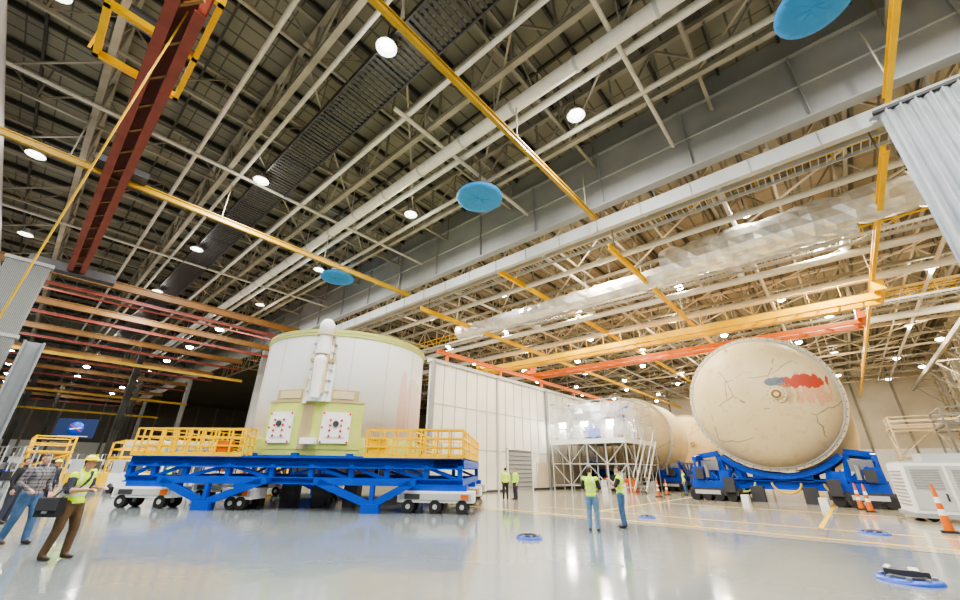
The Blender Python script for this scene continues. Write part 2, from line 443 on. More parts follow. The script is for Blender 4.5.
for x in(-14.5,-1.8,9.5,-25): g.tube((x,23,17.6),(x,105,17.6),.14,n=10,m=M_duct)
for i in range(9): g.beam((-29+i*5,30.4,16.5),(-29+i*5,30.4,18.5),.05,.05,M_truss)
g.obj('air_duct')
g=MB(M_truss)
for k,z in enumerate((6,9,11.5,14)):
    g.tube((15.3,24,z),(15.3,100,z),.12,n=8,m=(M_duct,M_yellow,M_truss,M_duct)[k])
for i in range(11): 
    y=26+i*7.5; g.bb(15.0,15.5,y,y+.4,0,20,M_truss)
    g.beam((15,y+.2,12),(12,y+.2,15.5),.15,.15); g.beam((12,y+.2,15.5),(15.5,y+.2,15.5),.15,.15)
g.beam((12,24,15.6),(12,105,15.6),.3,.5,M_truss)
g.obj('wall_pipework')

for i,(x,y,R) in enumerate(((-31.9,15.8,1.5),(-13.9,15.6,1.5),(3.4,15.2,1.25))):
    g=MB(M_bluedisc); g.rev([(0,.28),(R*.8,.28),(R*.98,.1),(R,0),(R*.98,-.1),(R*.8,-.14),(0,-.14)],40)
    for k in range(8):
        t=2*pi*k/8; g.beam((0,0,-.15),(R*.96*cos(t),R*.96*sin(t),-.11),.05,.03,M_bluedisc)
    g.tube((0,0,.25),(0,0,2.6),.09,m=M_truss); g.tube((0,0,.28),(0,0,.6),.5,m=M_lightgrey,n=16)
    g.obj('ceiling_fan_cover',loc=(x,y,18))

# ---------------------------------------------------------------- lamps
lamps=empty('high_bay_lights')
g=MB(M_dark,M_lens)
def fixture(x,y,z,s=.4,lens=True,top=21):
    g.rev([(s*.25,.5),(s*.35,.3),(s*1.0,.0),(s*1.05,-.05)],16,m=M_lightgrey,org=(x,y,z))
    if lens: g.rev([(s*.95,-.02),(s*.8,-.2),(s*.4,-.3),(0,-.32)],16,m=M_lens,smooth=True,org=(x,y,z))
    else: g.rev([(s*.9,.1),(0,.1)],16,m=M_white,smooth=False,org=(x,y,z))
    g.tube((x,y,z+.5),(x,y,top),.03,n=6,m=M_dark)
def area(x,y,z,w,size,col,pt=0):
    L=bpy.data.lights.new('lamp_light','AREA'); L.shape='DISK'; L.size=size; L.energy=w; L.color=col
    o=bpy.data.objects.new('lamp_light',L); o.location=(x,y,z-.08); C.objects.link(o); o.parent=lamps
    if pt:
        L=bpy.data.lights.new('lamp_glow','POINT'); L.shadow_soft_size=.4; L.energy=pt; L.color=col
        o=bpy.data.objects.new('lamp_glow',L); o.location=(x,y,z-.5); C.objects.link(o); o.parent=lamps
cool=(1,.985,.94); warm=(1,.88,.68)
for y,xs in((-14.5,-5.5),(-4.3,-5.6),(6,2.8),(15.1,7.6)):
    for i in range(12):
        x=xs-14.05*i
        fixture(x,y,19.5,.46 if x>-62 else .5,lens=(x<-62))
        if x>-62: area(x,y,19.5,2300,.9,cool,pt=170)
for j in range(9):
    y=28.5+j*9.5
    for i in range(7):
        x=9.5-i*10.5+(3.5 if j%2 else 0)
        real=(j<6 and i<5 and (i+j)%2==0)
        fixture(x,y,17.9,.40,lens=not real,top=19)
        if real: area(x,y,17.9,2500,.75,warm,pt=850)
        elif j<7 and i==0: area(x,y,17.5,1200,.6,warm)
g.obj('fixtures',lamps)

# ---------------------------------------------------------------- engine section on blue stand
def rc_mat():
    m=bpy.data.materials.new('white_stage_paint'); m.use_nodes=True; nt=m.node_tree; b=nt.nodes['Principled BSDF']
    tc=N(nt,'ShaderNodeTexCoord'); s=N(nt,'ShaderNodeSeparateXYZ'); nt.links.new(tc.outputs['Object'],s.inputs[0])
    n=N(nt,'ShaderNodeTexNoise'); n.inputs['Scale'].default_value=.8; n.inputs['Detail'].default_value=4; nt.links.new(tc.outputs['Object'],n.inputs['Vector'])
    base=mix(nt,n.outputs['Fac'],(.93,.93,.91),(.88,.88,.88))
    def blob(cx,cz,rx,rz,col,base,k=.6):
        dx=math_node(nt,'DIVIDE',math_node(nt,'SUBTRACT',s.outputs[0],cx),rx); dz=math_node(nt,'DIVIDE',math_node(nt,'SUBTRACT',s.outputs[2],cz),rz)
        d=math_node(nt,'ADD',math_node(nt,'MULTIPLY',dx,dx),math_node(nt,'MULTIPLY',dz,dz))
        d=math_node(nt,'ADD',d,math_node(nt,'MULTIPLY',math_node(nt,'SUBTRACT',n.outputs['Fac'],.5),1.6))
        f=math_node(nt,'MULTIPLY',math_node(nt,'LESS_THAN',d,1.),math_node(nt,'LESS_THAN',s.outputs[1],1.))
        return mix(nt,math_node(nt,'MULTIPLY',f,k),base,col)
    base=blob(3.78,4.2,.14,1.9,(.85,.40,.38),base,.5); base=blob(-3.6,3.6,.45,1.6,(.60,.48,.64),base,.5)
    base=blob(4.05,4.2,.2,1.7,(.85,.50,.45),base,.5); base=blob(2.9,3.2,.6,.4,(.85,.65,.55),base,.4)
    nt.links.new(base,b.inputs['Base Color']); b.inputs['Roughness'].default_value=.45
    return m
RC=4.2
e=empty('rocket_engine_section',(-20.3,11.7,0),math.radians(37.3))
g=MB(rc_mat())
g.rev([(RC-.3,2.05),(RC,2.05),(RC,7.45)],96)
g.rev([(RC,2.05),(RC+.07,2.05),(RC+.07,2.75),(RC,2.75)],96,m=M_lime,smooth=False)
g.rev([(RC,7.42),(RC+.05,7.44),(RC+.05,7.75),(RC-.25,7.78),(RC-.3,7.5),(RC-.3,2.05)],96,m=M_lime,smooth=False)
g.rev([(RC+.05,7.58),(RC+.07,7.59),(RC+.07,7.63),(RC+.05,7.64)],96,m=M_foam,smooth=False)
g.rev([(RC-.3,7.0),(0,7.0)],96,m=M_lime,smooth=False)
def cpanel(g,r0,r1,f0,f1,z0,z1,m):
    n=10; vs=[]
    for i in range(n+1):
        f=math.radians(f0+(f1-f0)*i/n)
        for rr,z in((r0,z0),(r1,z0),(r1,z1),(r0,z1)): vs.append((rr*sin(f),-rr*cos(f),z))
    fs=[(i*4+a,i*4+(a+1)%4,(i+1)*4+(a+1)%4,(i+1)*4+a) for i in range(n) for a in range(4)]
    fs+=[(0,1,2,3),(n*4,n*4+1,n*4+2,n*4+3)]
    g.add(vs,fs,m)
cpanel(g,RC-.05,RC+.10,-25,35,2.3,4.3,M_lime)
M_tan=mat('tan_cover',(.45,.36,.20),.6,var=.1)
cpanel(g,RC-.05,RC+.13,-25,35,4.28,4.38,M_tan); cpanel(g,RC-.05,RC+.12,-20,0,4.38,4.85,M_tan); cpanel(g,RC-.05,RC+.12,13,31,4.38,4.85,M_tan)
cpanel(g,RC+.12,RC+.15,-17,-3,4.45,4.78,M_foam); cpanel(g,RC+.12,RC+.15,16,28,4.45,4.78,M_foam)
cpanel(g,RC+.1,RC+.13,0,6,2.3,4.2,M_tan)
for f0,f1 in((-21,-5),(12,28)):
    cpanel(g,RC+.1,RC+.19,f0,f1,2.55,3.85,M_white)
    cpanel(g,RC+.19,RC+.22,f0+2.5,f1-2.5,2.8,3.6,M_white)
    for a in range(4):
        for k in range(2):
            f=math.radians(f0+5+k*(f1-f0-10)); z=2.85+a*.22
            g.ell(((RC+.24)*sin(f),-(RC+.24)*cos(f),z),(.055,.055,.055),M_red,8)
    for f in(f0+.8,f1-.8):
        for z in(2.6,3.2,3.8):
            ff=math.radians(f); g.ell(((RC+.2)*sin(ff),-(RC+.2)*cos(ff),z),(.05,.05,.05),M_red,8)
    f=math.radians((f0+f1)/2); g.tube(((RC+.2)*sin(f),-(RC+.2)*cos(f),3.35),((RC+.28)*sin(f),-(RC+.28)*cos(f),3.35),.13,m=M_dark,n=14)
for f in range(0,360,24): cpanel(g,RC,RC+.012,f-.12,f+.12,2.7,7.4,M_lightgrey)
g.obj('barrel',e)
g=MB(M_white,M_foam)
ph=math.radians(7); Rm=Matrix.Rotation(ph,3,'Z')
def P(x,d,z): return Rm@Vector((x,-RC-d,z))
def pb(x0,x1,d0,d1,z0,z1,m=None): 
    g.box(P((x0+x1)/2,(d0+d1)/2,(z0+z1)/2),(x1-x0,d1-d0,z1-z0),m,R=Rm)
pb(-.42,.42,0,.3,4.3,6.9,M_white); pb(-.3,.3,.28,.5,4.6,6.6,M_foam)
g.tube(P(0,.35,6.4),P(0,.35,7.5),.34,.30,n=18,m=M_white); g.ell(P(0,.35,7.7),(.36,.36,.45),M_white,18); g.tube(P(0,.3,7.3),P(0,.3,7.42),.44,n=18,m=M_foam)
g.tube(P(0,.5,4.4),P(0,.5,6.0),.2,.27,n=14,m=M_white); g.ell(P(0,.5,6.05),(.30,.25,.32),M_white,14)
pb(-.62,-.42,0,.2,4.2,5.3,M_foam); pb(.42,.6,0,.16,4.3,6.0,M_white); g.beam(P(-.5,.15,4.2),P(-.3,.15,6.2),.14,.14,M_white)
pb(-.5,.5,.0,.42,6.05,6.2,M_tan); pb(-.3,.3,0,.5,2.5,2.75,M_white)
for z in(4.7,5.2,5.7,6.5,6.9): pb(-.5,.5,.0,.34,z,z+.05,M_lightgrey)
g.beam(P(.55,.1,6.0),P(.3,.2,7.2),.1,.1,M_foam)
g.obj('systems_tunnel',e)

e=empty('blue_transport_stand',(-20.3,11.7,0),math.radians(37.3))
g=MB(M_blue)
XA,XB=-7.2,7.2
for y in(-4.4,4.4):
    g.ibeam((XA,y,1.78),(XB,y,1.78),.34,.38,M_blue,.06); g.bb(XA,XB,y-.03,y+.03,1.6,1.95)
    g.ibeam((XA,y,1.08),(XB,y,1.08),.3,.22,M_blue,.05)
    for x in(XA+.1,-6.0,-4.6,-2.7,-.8,.9,2.6,4.1,5.7,XB-.1): g.beam((x,y,1.1),(x,y,1.7),.2,.2)
    for a,b in((-7.1,-6.0),(-6.0,-4.6),(-4.6,-2.7),(4.1,2.6),(5.7,4.1),(7.1,5.7)): g.beam((a,y,1.15),(b,y,1.65),.13,.13)
    for a,b in((-2.7,-.8),(.9,2.6)): g.beam((a,y,1.65),(b,y,1.15),.13,.13)
    yo=y-.62 if y<0 else y+.62
    for c,w0,w1 in((-3.0,2.0,2.2),(3.75,2.2,1.5)):
        g.beam((c-w0,yo,1.05),(c,yo,.26),.16,.26); g.beam((c+w1,yo,1.05),(c,yo,.26),.16,.26); g.beam((c,yo,1),(c,yo,.3),.16,.2)
        g.bb(c-w0-.2,c+w1+.2,yo-.08,yo+.08,.95,1.2); g.bb(c-.35,c+.35,yo-.2,yo+.2,.0,.32)
        for xx in(c-w0,c,c+w1): g.beam((xx,y,1.08),(xx,yo,1.08),.18,.18)
for x in(XA+.1,-5.2,-2.7,0,2.6,5.1,XB-.1): g.beam((x,-4.4,1.78),(x,4.4,1.78),.3,.34)
for x in(XA+.1,XB-.1): g.beam((x,-4.4,1.08),(x,4.4,1.08),.25,.25)
g.rev([(4.35,1.9),(4.35,2.06),(3.3,2.06),(3.3,1.9),(4.35,1.9)],64,smooth=False)
for f in range(0,360,30):
    t=math.radians(f); g.box((4.25*sin(t),4.25*cos(t),2.0),(.3,.3,.3),M_blue,rot=-t)
g.obj('frame',e)
g=MB(M_yellow)
def platform(g,x0,x1,y0,y1,z):
    g.bb(x0,x1,y0,y1,z,z+.05,M_steel)
    g.bb(x0,x1,y0-.03,y0,z-.02,z+.14); g.bb(x0,x1,y1,y1+.03,z-.02,z+.14)
    for yy in(y0,y1):
        n=max(2,round((x1-x0)/.62))
        for i in range(n+1):
            x=x0+(x1-x0)*i/n; g.beam((x,yy,z),(x,yy,z+1.1),.06,.06)
        for k in(1.1,.75,.4): g.beam((x0,yy,z+k),(x1,yy,z+k),.055,.055)
    for xx in(x0,x1):
        n=max(2,round((y1-y0)/.8))
        for i in range(n+1): y=y0+(y1-y0)*i/n; g.beam((xx,y,z),(xx,y,z+1.1),.055,.055)
        for k in(1.1,.75,.4): g.beam((xx,y0,z+k),(xx,y1,z+k),.055,.055)
platform(g,XA,-2.2,-4.55,-3.9,2.0)
platform(g,XA,-4.9,-3.9,4.3,2.0)
platform(g,3.1,XB,-4.55,-3.9,2.0)
platform(g,4.9,XB,-3.9,4.3,2.0)
g.box((3.6,-4.2,2.35),(.7,.6,.7)); g.box((-3.2,-4.3,2.3),(.5,.4,.6),M_orange)
g.obj('guard_rails',e)
g=MB(M_white,M_black)
def dolly(g,x0,x1,y):
    g.bb(x0,x1,y-.5,y+.5,.38,.78,M_white); g.bb(x0+.1,x1-.1,y-.55,y+.55,.48,.70,M_lightgrey)
    g.bb(x0+.3,x1-.3,y-.35,y+.35,.78,1.0,M_blue); g.bb(x0-.2,x0,y-.3,y+.3,.42,.7,M_dark)
    g.bb(x0+.3,x0+.9,y-.57,y-.54,.5,.68,M_dark); g.bb(x1-.5,x1-.2,y-.57,y-.54,.5,.68,M_orange)
    n=max(2,round((x1-x0)/1.1))
    for i in range(n):
        x=x0+.45+(x1-x0-.9)*i/max(1,n-1)
        for yy in(y-.4,y+.3): 
            g.tube((x,yy-.12,.24),(x,yy+.12,.24),.24,n=20,m=M_black,smooth=True); g.tube((x,yy-.14,.24),(x,yy-.11,.24),.09,n=14,m=M_lightgrey)
            g.bb(x-.12,x+.12,yy-.1,yy+.2,.3,.5,M_dark)
for y in(-4.3,4.3): dolly(g,-7.2,-4.6,y); dolly(g,-2.5,-1.2,y) ; dolly(g,4.7,7.7,y)
dolly(g,-7.1,-4.4,0); dolly(g,5,7.7,0)
for x in(-2.2,-.6,.8,2.2): g.bb(x-.3,x+.3,-3.2,-2.6,.0,.9,M_dark)
g.obj('dollies',e)

# ---------------------------------------------------------------- propellant tanks
def foam_mat(red):
    m=bpy.data.materials.new('tank_foam'); m.use_nodes=True; nt=m.node_tree; b=nt.nodes['Principled BSDF']
    tc=N(nt,'ShaderNodeTexCoord'); s=N(nt,'ShaderNodeSeparateXYZ'); nt.links.new(tc.outputs['Object'],s.inputs[0])
    n=N(nt,'ShaderNodeTexNoise'); n.inputs['Scale'].default_value=.5; n.inputs['Detail'].default_value=8; nt.links.new(tc.outputs['Object'],n.inputs['Vector'])
    n2=N(nt,'ShaderNodeTexNoise'); n2.inputs['Scale'].default_value=2.2; n2.inputs['Detail'].default_value=6; nt.links.new(tc.outputs['Object'],n2.inputs['Vector'])
    base=mix(nt,n.outputs['Fac'],(.52,.40,.20),(.76,.64,.41))
    st=math_node(nt,'GREATER_THAN',n2.outputs['Fac'],.60); base=mix(nt,math_node(nt,'MULTIPLY',st,.22),base,(.38,.27,.13))
    x,z=s.outputs[0],s.outputs[2]
    vo=N(nt,'ShaderNodeTexVoronoi'); vo.feature='DISTANCE_TO_EDGE'; vo.inputs['Scale'].default_value=.33
    ad=N(nt,'ShaderNodeMixRGB'); ad.blend_type='ADD'; ad.inputs[0].default_value=1.0
    nt.links.new(tc.outputs['Object'],ad.inputs[1]); nt.links.new(n.outputs['Color'],ad.inputs[2]); nt.links.new(ad.outputs[0],vo.inputs['Vector'])
    nm=N(nt,'ShaderNodeTexNoise'); nm.inputs['Scale'].default_value=.45; nt.links.new(tc.outputs['Object'],nm.inputs['Vector'])
    cr=math_node(nt,'MULTIPLY',math_node(nt,'LESS_THAN',vo.outputs['Distance'],.007),math_node(nt,'GREATER_THAN',nm.outputs['Fac'],.48)); base=mix(nt,math_node(nt,'MULTIPLY',cr,.7),base,(.16,.09,.04))
    if red:
        mp=N(nt,'ShaderNodeMapping'); mp.inputs['Scale'].default_value=(2.0,1,.6); nt.links.new(tc.outputs['Object'],mp.inputs[0])
        n3=N(nt,'ShaderNodeTexNoise'); n3.inputs['Scale'].default_value=2.0; n3.inputs['Detail'].default_value=9; nt.links.new(mp.outputs[0],n3.inputs['Vector'])
        def blob(cx,cz,rx,rz,col,base,k,am=2.4):
            dx=math_node(nt,'DIVIDE',math_node(nt,'SUBTRACT',x,cx),rx); dz=math_node(nt,'DIVIDE',math_node(nt,'SUBTRACT',z,cz),rz)
            d=math_node(nt,'ADD',math_node(nt,'MULTIPLY',dx,dx),math_node(nt,'MULTIPLY',dz,dz))
            d=math_node(nt,'ADD',d,math_node(nt,'MULTIPLY',math_node(nt,'SUBTRACT',n3.outputs['Fac'],.5),am*2))
            return mix(nt,math_node(nt,'MULTIPLY',math_node(nt,'LESS_THAN',d,.8),k),base,col)
        base=blob(2.7,.25,.85,1.0,(.68,.25,.15),base,.6,2.2)
        base=blob(2.4,.75,1.2,.42,(.45,.045,.018),base,.95,1.6)
        base=blob(1.15,.85,.55,.28,(.08,.13,.20),base,.9,1.0); base=blob(1.5,.1,.6,.6,(.42,.27,.12),base,.5,2.5)
    nt.links.new(base,b.inputs['Base Color']); b.inputs['Roughness'].default_value=.5
    return m
M_t1=foam_mat(True); M_t2=foam_mat(False)
def tank(name,x,y,z,R,L,rz=0,m=M_t2,depth=1.9,hatch=True):
    g=MB(m)
    prof=[(0,-depth)]+[(R*.955*sin(t),-depth*cos(t)) for t in [pi/2*k/22 for k in range(1,23)]]
    prof[-1]=(R*.955,-.05)
    g.rev(prof,96,axis='Y')
    g.rev([(R*.955,-.1),(R*.955,-.28),(R,-.28),(R*1.0,.1),(R*.985,.12),(R*.985,L),(R*.8,L+.9),(R*.4,L+1.5),(0,L+1.7)],96,axis='Y',m=M_foam,smooth=False)
    g.rev([(R*.93,-.3),(R*.955,-.36),(R*.97,-.30)],96,axis='Y',m=M_lightgrey,smooth=False)
    for k in range(60):
        t=2*pi*k/60; g.ell((R*.982*cos(t),-.29,R*.982*sin(t)),(.035,.03,.035),M_dark,6)
    if hatch:
        hx,hz=1.1,.1; hy=-depth*math.sqrt(1-(hx*hx+hz*hz)/(R*R*.91))
        g.rev([(.0,-.14),(.30,-.14),(.34,-.1),(.34,-.04),(.52,-.04),(.52,.2)],28,axis='Y',m=M_foam,smooth=False,org=(hx,hy,hz))
        g.rev([(.14,-.15),(.20,-.19),(.26,-.15)],28,axis='Y',m=M_brown,org=(hx,hy,hz))
        for k in range(12):
            t=2*pi*k/12; g.ell((hx+.43*cos(t),hy-.05,hz+.43*sin(t)),(.03,.03,.03),M_dark,6)
    return g.obj(name,loc=(x,y,z),rot=(0,0,rz),merge=False)
tank('rocket_propellant_tank',-3.3,31.6,5.85,4.2,32,math.radians(-1.5),M_t1)
tank('rocket_propellant_tank',-16.2,42.5,4.7,4.0,5,0,M_t2)
tank('rocket_propellant_tank',-15.6,60,4.7,4.0,20,0,M_t2)

def cradle(x,y0,zc,R,deep):
    e=empty('blue_tank_cradle',(x,y0,0)); e.scale=(.93,1,1)
    g=MB(M_blue); b=zc-R
    for yy in(.2,deep):
        n=20
        for i in range(n):
            a=math.radians(228+84*i/n); c=math.radians(228+84*(i+1)/n)
            g.beam(((R+.3)*cos(a)/.93,yy,zc+(R+.25)*sin(a)),((R+.3)*cos(c)/.93,yy,zc+(R+.25)*sin(c)),.7,.34)
        g.ibeam((-5.0,yy,.95),(5.0,yy,.95),.5,.5,M_blue,.08)
        for sx in(-1,1):
            zt=zc-3.1
            g.beam((sx*3.45,yy,zt),(sx*4.8,yy,zt-.2),.4,.3); g.beam((sx*4.7,yy,zt-.3),(sx*4.8,yy,1.0),.3,.3)
            g.beam((sx*3.5,yy,zt-.1),(sx*3.2,yy,1.0),.3,.3); g.beam((sx*3.2,yy,1.1),(sx*4.6,yy,zt-.4),.18,.18); g.beam((sx*4.6,yy,1.1),(sx*3.5,yy,zt-.4),.18,.18)
            g.beam((sx*2.3,yy,1.0),(sx*2.5,yy,b+.3),.3,.3)
            g.bb(sx*.4,sx*1.6,yy-.25,yy+.25,1.1,b-.1)
    for sx in(-4.7,-3.2,3.2,4.7): g.ibeam((sx,-1.6,.95),(sx,deep,.95),.4,.45,M_blue,.07)
    for sx in(-4.7,4.7):
        g.truss((sx,-1.4,1.2),(sx,deep,1.2),1.1,1.3,.18,.12,M_blue)
        g.beam((sx,-1.4,2.4),(sx,.2,zc-3.3),.25,.25)
    for sx in(-1,1):
        g.bb(sx*2.3,sx*4.9,-2.2,-1.2,.7,1.1); g.bb(sx*2.6,sx*3.2,-2.0,-1.3,1.1,1.7); g.bb(sx*4.1,sx*4.8,-2.0,-1.3,1.1,1.9)
        g.beam((sx*3.3,-1.7,1.2),(sx*4.3,-1.7,1.9),.16,.16)
        for k in range(5): g.bb(sx*(3.3+k*.3),sx*(3.38+k*.3),-2.05,-1.95,1.1,1.35+k*.1)
    g.obj('saddle_frame',e)
    g=MB(M_dark)
    for sx in(-1,1):
        for yb in(-1.7,deep-1):
            g.bb(sx*2.2,sx*5.0,yb-.7,yb+.7,.30,.70,M_dark); g.bb(sx*3.2,sx*4.7,yb-.76,yb-.7,.36,.58,M_lightgrey)
            g.bb(sx*2.3,sx*2.9,yb-.9,yb-.6,.5,1.3,M_dark)
            for k in range(4):
                xx=sx*(2.6+k*.72)
                for yy in(yb-.6,yb+.45): g.tube((xx,yy-.13,.28),(xx,yy+.13,.28),.28,n=16,m=M_black)
        g.bb(sx*1.7,sx*2.1,-2.6,-2.0,0,.4,M_white); g.bb(sx*1.0,sx*1.7,-1.3,-.7,.0,.85,M_dark)
        g.bb(sx*4.0,sx*4.5,-2.5,-2.3,1.2,1.8,M_dark); g.tube((sx*3.8,-2.3,1.3),(sx*3.8,-2.3,2.0),.14,m=M_steel)
        g.bb(sx*3.5,sx*4.6,-.3,.1,1.7,2.3,M_steel)
    g.obj('wheel_bogies',e)
    g=MB(M_yellow)
    for s0 in(-2.9,-.5,2.1):
        pr=None
        for i in range(11):
            t=pi*i/10; q=Vector((s0+.75-.75*cos(t),-1.0,1.05-.55*sin(t)))
            if pr: g.tube(pr,q,.06,n=8,m=M_yellow if s0>-2 else M_lime)
            pr=q
    g.obj('hoses',e)
    return e
cradle(-3.3,31.7,5.85,4.2,7)
cradle(-16.2,42.8,4.7,4.0,4)
cradle(-15.6,60.3,4.7,4.0,6)

# ---------------------------------------------------------------- scaffold
e=empty('scaffold_work_platform')
g=MB(M_lightgrey)
xs=[-20.3+.25+i*1.7 for i in range(5)]; ys=[33,34.75,36.5,38.25,40]
for x in xs:
    for y in ys:
        g.tube((x,y,0),(x,y,7.3),.06,n=8)
for z in(.4,2.1,3.9,5.6,7.3):
    for x in xs: g.tube((x,33,z),(x,40,z),.045,n=6)
    for y in ys: g.tube((xs[0],y,z),(xs[-1],y,z),.045,n=6)
for z in(.4,2.1):
    for i in range(4):
        a,b=(z,z+1.7) if i%2 else (z+1.7,z)
        g.tube((xs[i],33,a),(xs[i+1],33,b),.04,n=6); g.tube((xs[-1],ys[i],a),(xs[-1],ys[i+1],b),.04,n=6); g.tube((xs[i],40,a),(xs[i+1],40,b),.04,n=6)
g.bb(xs[0],xs[-1],33,40,3.85,3.95,M_steel); g.bb(xs[0],xs[-1],33,34.9,5.55,5.63,M_steel)
g.bb(xs[0]-.05,xs[-1]+.05,32.92,33,3.7,4.1,M_white); g.bb(xs[-1],xs[-1]+.06,33,40,3.7,4.1,M_white)
for k in range(12): g.bb(xs[-1]+.15,xs[-1]+1.0,33.5+k*.3,33.75+k*.3,.3*k+.2,.3*k+.24,M_steel)
for xx in(xs[-1]+.12,xs[-1]+1.03): g.beam((xx,33.4,.15),(xx,37.2,3.9),.06,.2,M_white); g.beam((xx,33.4,1.15),(xx,37.2,4.9),.05,.05,M_white)
rng=random.Random(11)
for i in range(12):
    x=-19.8+rng.random()*6.5; y=33.4+rng.random()*5; s=.5+.5*rng.random(); g.bb(x,x+s,y,y+.6,0,.6+.9*rng.random(),rng.choice([M_white,M_dark,M_lightgrey,M_blue,M_orange]))
g.obj('frame',e)
g=MB(mat('plastic_wrap',(.92,.95,.98),.06,alpha=.30))
rng=random.Random(3)
def sheet(p0,p1,z0,z1):
    p0=Vector(p0);p1=Vector(p1); n=16; k=5; vs=[]; nrm=(p1-p0).cross(Vector((0,0,1))).normalized()
    for j in range(k+1):
        for i in range(n+1):
            q=p0.lerp(p1,i/n)+nrm*(.2*rng.random()); q.z=z0+(z1-z0)*j/k+(.25*rng.random() if j in(0,k) else 0); vs.append(q)
    g.add(vs,[(j*(n+1)+i,j*(n+1)+i+1,(j+1)*(n+1)+i+1,(j+1)*(n+1)+i) for j in range(k) for i in range(n)])
sheet((xs[0],32.8,0),(xs[-1],32.8,0),4.1,6.9); sheet((xs[-1]+.08,33,0),(xs[-1]+.08,37,0),4.1,6.4); sheet((xs[0],36,0),(xs[-1],36,0),4.0,7.2)
g.obj('plastic_sheeting',e)
g=MB(M_white,M_dark)
for i in range(4): g.box((-19.3+i*1.5,34,4.5),(.8,.7,1.0+.3*(i%2)),(M_white,M_lightgrey,M_blue,M_white)[i])
g.tube((-18.5,35.5,4),(-18.5,35.5,7),.5,n=14,m=M_white); g.tube((-16.5,36.5,4),(-16.5,36.5,6.6),.4,n=14,m=M_foam)
g.box((-15,36,5.9),(1.2,1,.5),M_orange); g.box((-17.3,33.8,6),(1.6,.6,.7),M_lightgrey)
for x in(-19.2,-17.0,-14.6): g.beam((x,33.6,5.2),(x,33.6,5.5),.5,.3,M_lens)
for x in(-19.5,-18.6,-17.2,-15.8,-14.2): g.box((x,35.2,5.9),(.5,.5,.5),rng.choice([M_white,M_blue,M_foil]))
g.beam((-20,33.2,7.0),(-13.3,33.2,5.9),.08,.08,M_dark); g.beam((-20,34.8,4.2),(-13.3,34.8,6.8),.1,.1,M_blue); g.beam((-16.5,33.1,4),(-18.2,33.1,7.1),.08,.08,M_dark)
g.obj('equipment_boxes',e)
L=bpy.data.lights.new('work_light','POINT'); L.energy=350; L.shadow_soft_size=.3; L.color=(.9,.95,1)
o=bpy.data.objects.new('work_light',L); o.location=(-17,34.6,6.9); C.objects.link(o); o.parent=e

def tower(name,x,y,w,d,hh,m=M_truss):
    g=MB(m)
    for sx in(0,1):
        for sy in(0,1): g.beam((sx*w,sy*d,0),(sx*w,sy*d,hh+1.1),.14,.14)
    for z in(hh,):
        g.bb(-.1,w+.1,-.1,d+.1,z-.15,z,m)
    for z in(hh*.5,hh*.93,hh+.55,hh+1.1):
        for sy in(0,d): g.beam((0,sy,z),(w,sy,z),.09,.09)
        for sx in(0,w): g.beam((sx,0,z),(sx,d,z),.09,.09)
    for a,b in((0,.5),(.5,.93)):
        for sy in(0,d): g.beam((0,sy,hh*a),(w*.5,sy,hh*b),.08,.08); g.beam((w,sy,hh*a),(w*.5,sy,hh*b),.08,.08)
        for sx in(0,w): g.beam((sx,0,hh*a),(sx,d,hh*b),.08,.08)
    return g.obj(name,loc=(x,y,0))
tower('steel_work_platform',6.2,46,5.5,5,5.2,M_girder)
tower('steel_work_platform',4.6,66,6,5,6.5,M_cream)
tower('steel_work_platform',-12,84,7,5,7,M_cream)
tower('steel_work_platform',-70,-8,5,4,5,M_cream)
tower('steel_work_platform',-52,18,6,3,4.5,M_yellow)
tower('steel_work_platform',-54,1.5,5,2.4,2.6,M_yellow)
tower('steel_work_platform',-46,6,5,2.4,2.2,M_yellow)

# ---------------------------------------------------------------- right side equipment
e=empty('portable_power_unit',(1.9,24.3,0),math.radians(8))
g=MB(M_white)
g.bb(-.6,2.9,-1.0,1.0,.25,2.0,M_white); g.bb(-.7,3.0,-1.1,1.1,.12,.27,M_girder); g.bb(-.55,2.85,-.95,.95,2.0,2.06,M_lightgrey)
for k in range(3):
    x=-.5+k*1.12; g.bb(x,x+1.02,-1.03,-1.0,.4,1.9,M_lightgrey)
    for j in range(8): g.bb(x+.12,x+.9,-1.05,-1.03,1.1+j*.09,1.14+j*.09,M_girder)
    g.bb(x+.85,x+.9,-1.07,-1.03,.7,.95,M_dark)
for j in range(10): g.bb(-.63,-.6,-.8,.8,.5+j*.13,.55+j*.13,M_girder)
g.bb(.2,1.4,-.6,.6,2.06,2.35,M_lightgrey); g.tube((2.2,0,2.0),(2.2,0,2.6),.12,m=M_steel)
for x in(-.2,2.5):
    for y in(-.85,.85): g.tube((x,y-.1,.18),(x,y+.1,.18),.18,n=14,m=M_black)
g.obj('cabinet',e)
g=MB(M_girder,M_white)
g.box((0,0,1.0),(1.6,1.1,1.6),M_white); g.box((0,0,.15),(1.7,1.2,.3),M_dark); g.box((0,-.57,1.2),(1.2,.03,.9),M_lightgrey); g.box((.2,-.6,1.4),(.4,.04,.3),M_dark)
for k in range(6): g.box((-.3,-.6,.9-.06*k),(.5,.03,.025),M_dark)
g.obj('control_cabinet',loc=(6.5,27.5,0),rot=(0,0,.1))
def cone(x,y,hh,name='traffic_delineator'):
    g=MB(M_orange)
    g.bb(-.18,.18,-.18,.18,0,.06,M_black)
    k=[0,.34,.48,.62,.76,1]; rr=lambda t:.12-.08*t
    for i in range(5):
        g.tube((0,0,.06+k[i]*(hh-.06)),(0,0,.06+k[i+1]*(hh-.06)),rr(k[i]),rr(k[i+1]),n=16,m=(M_orange,M_white)[i%2])
    g.tube((0,0,hh),(0,0,hh+.08),.03,m=M_orange)
    return g.obj(name,loc=(x,y,0))
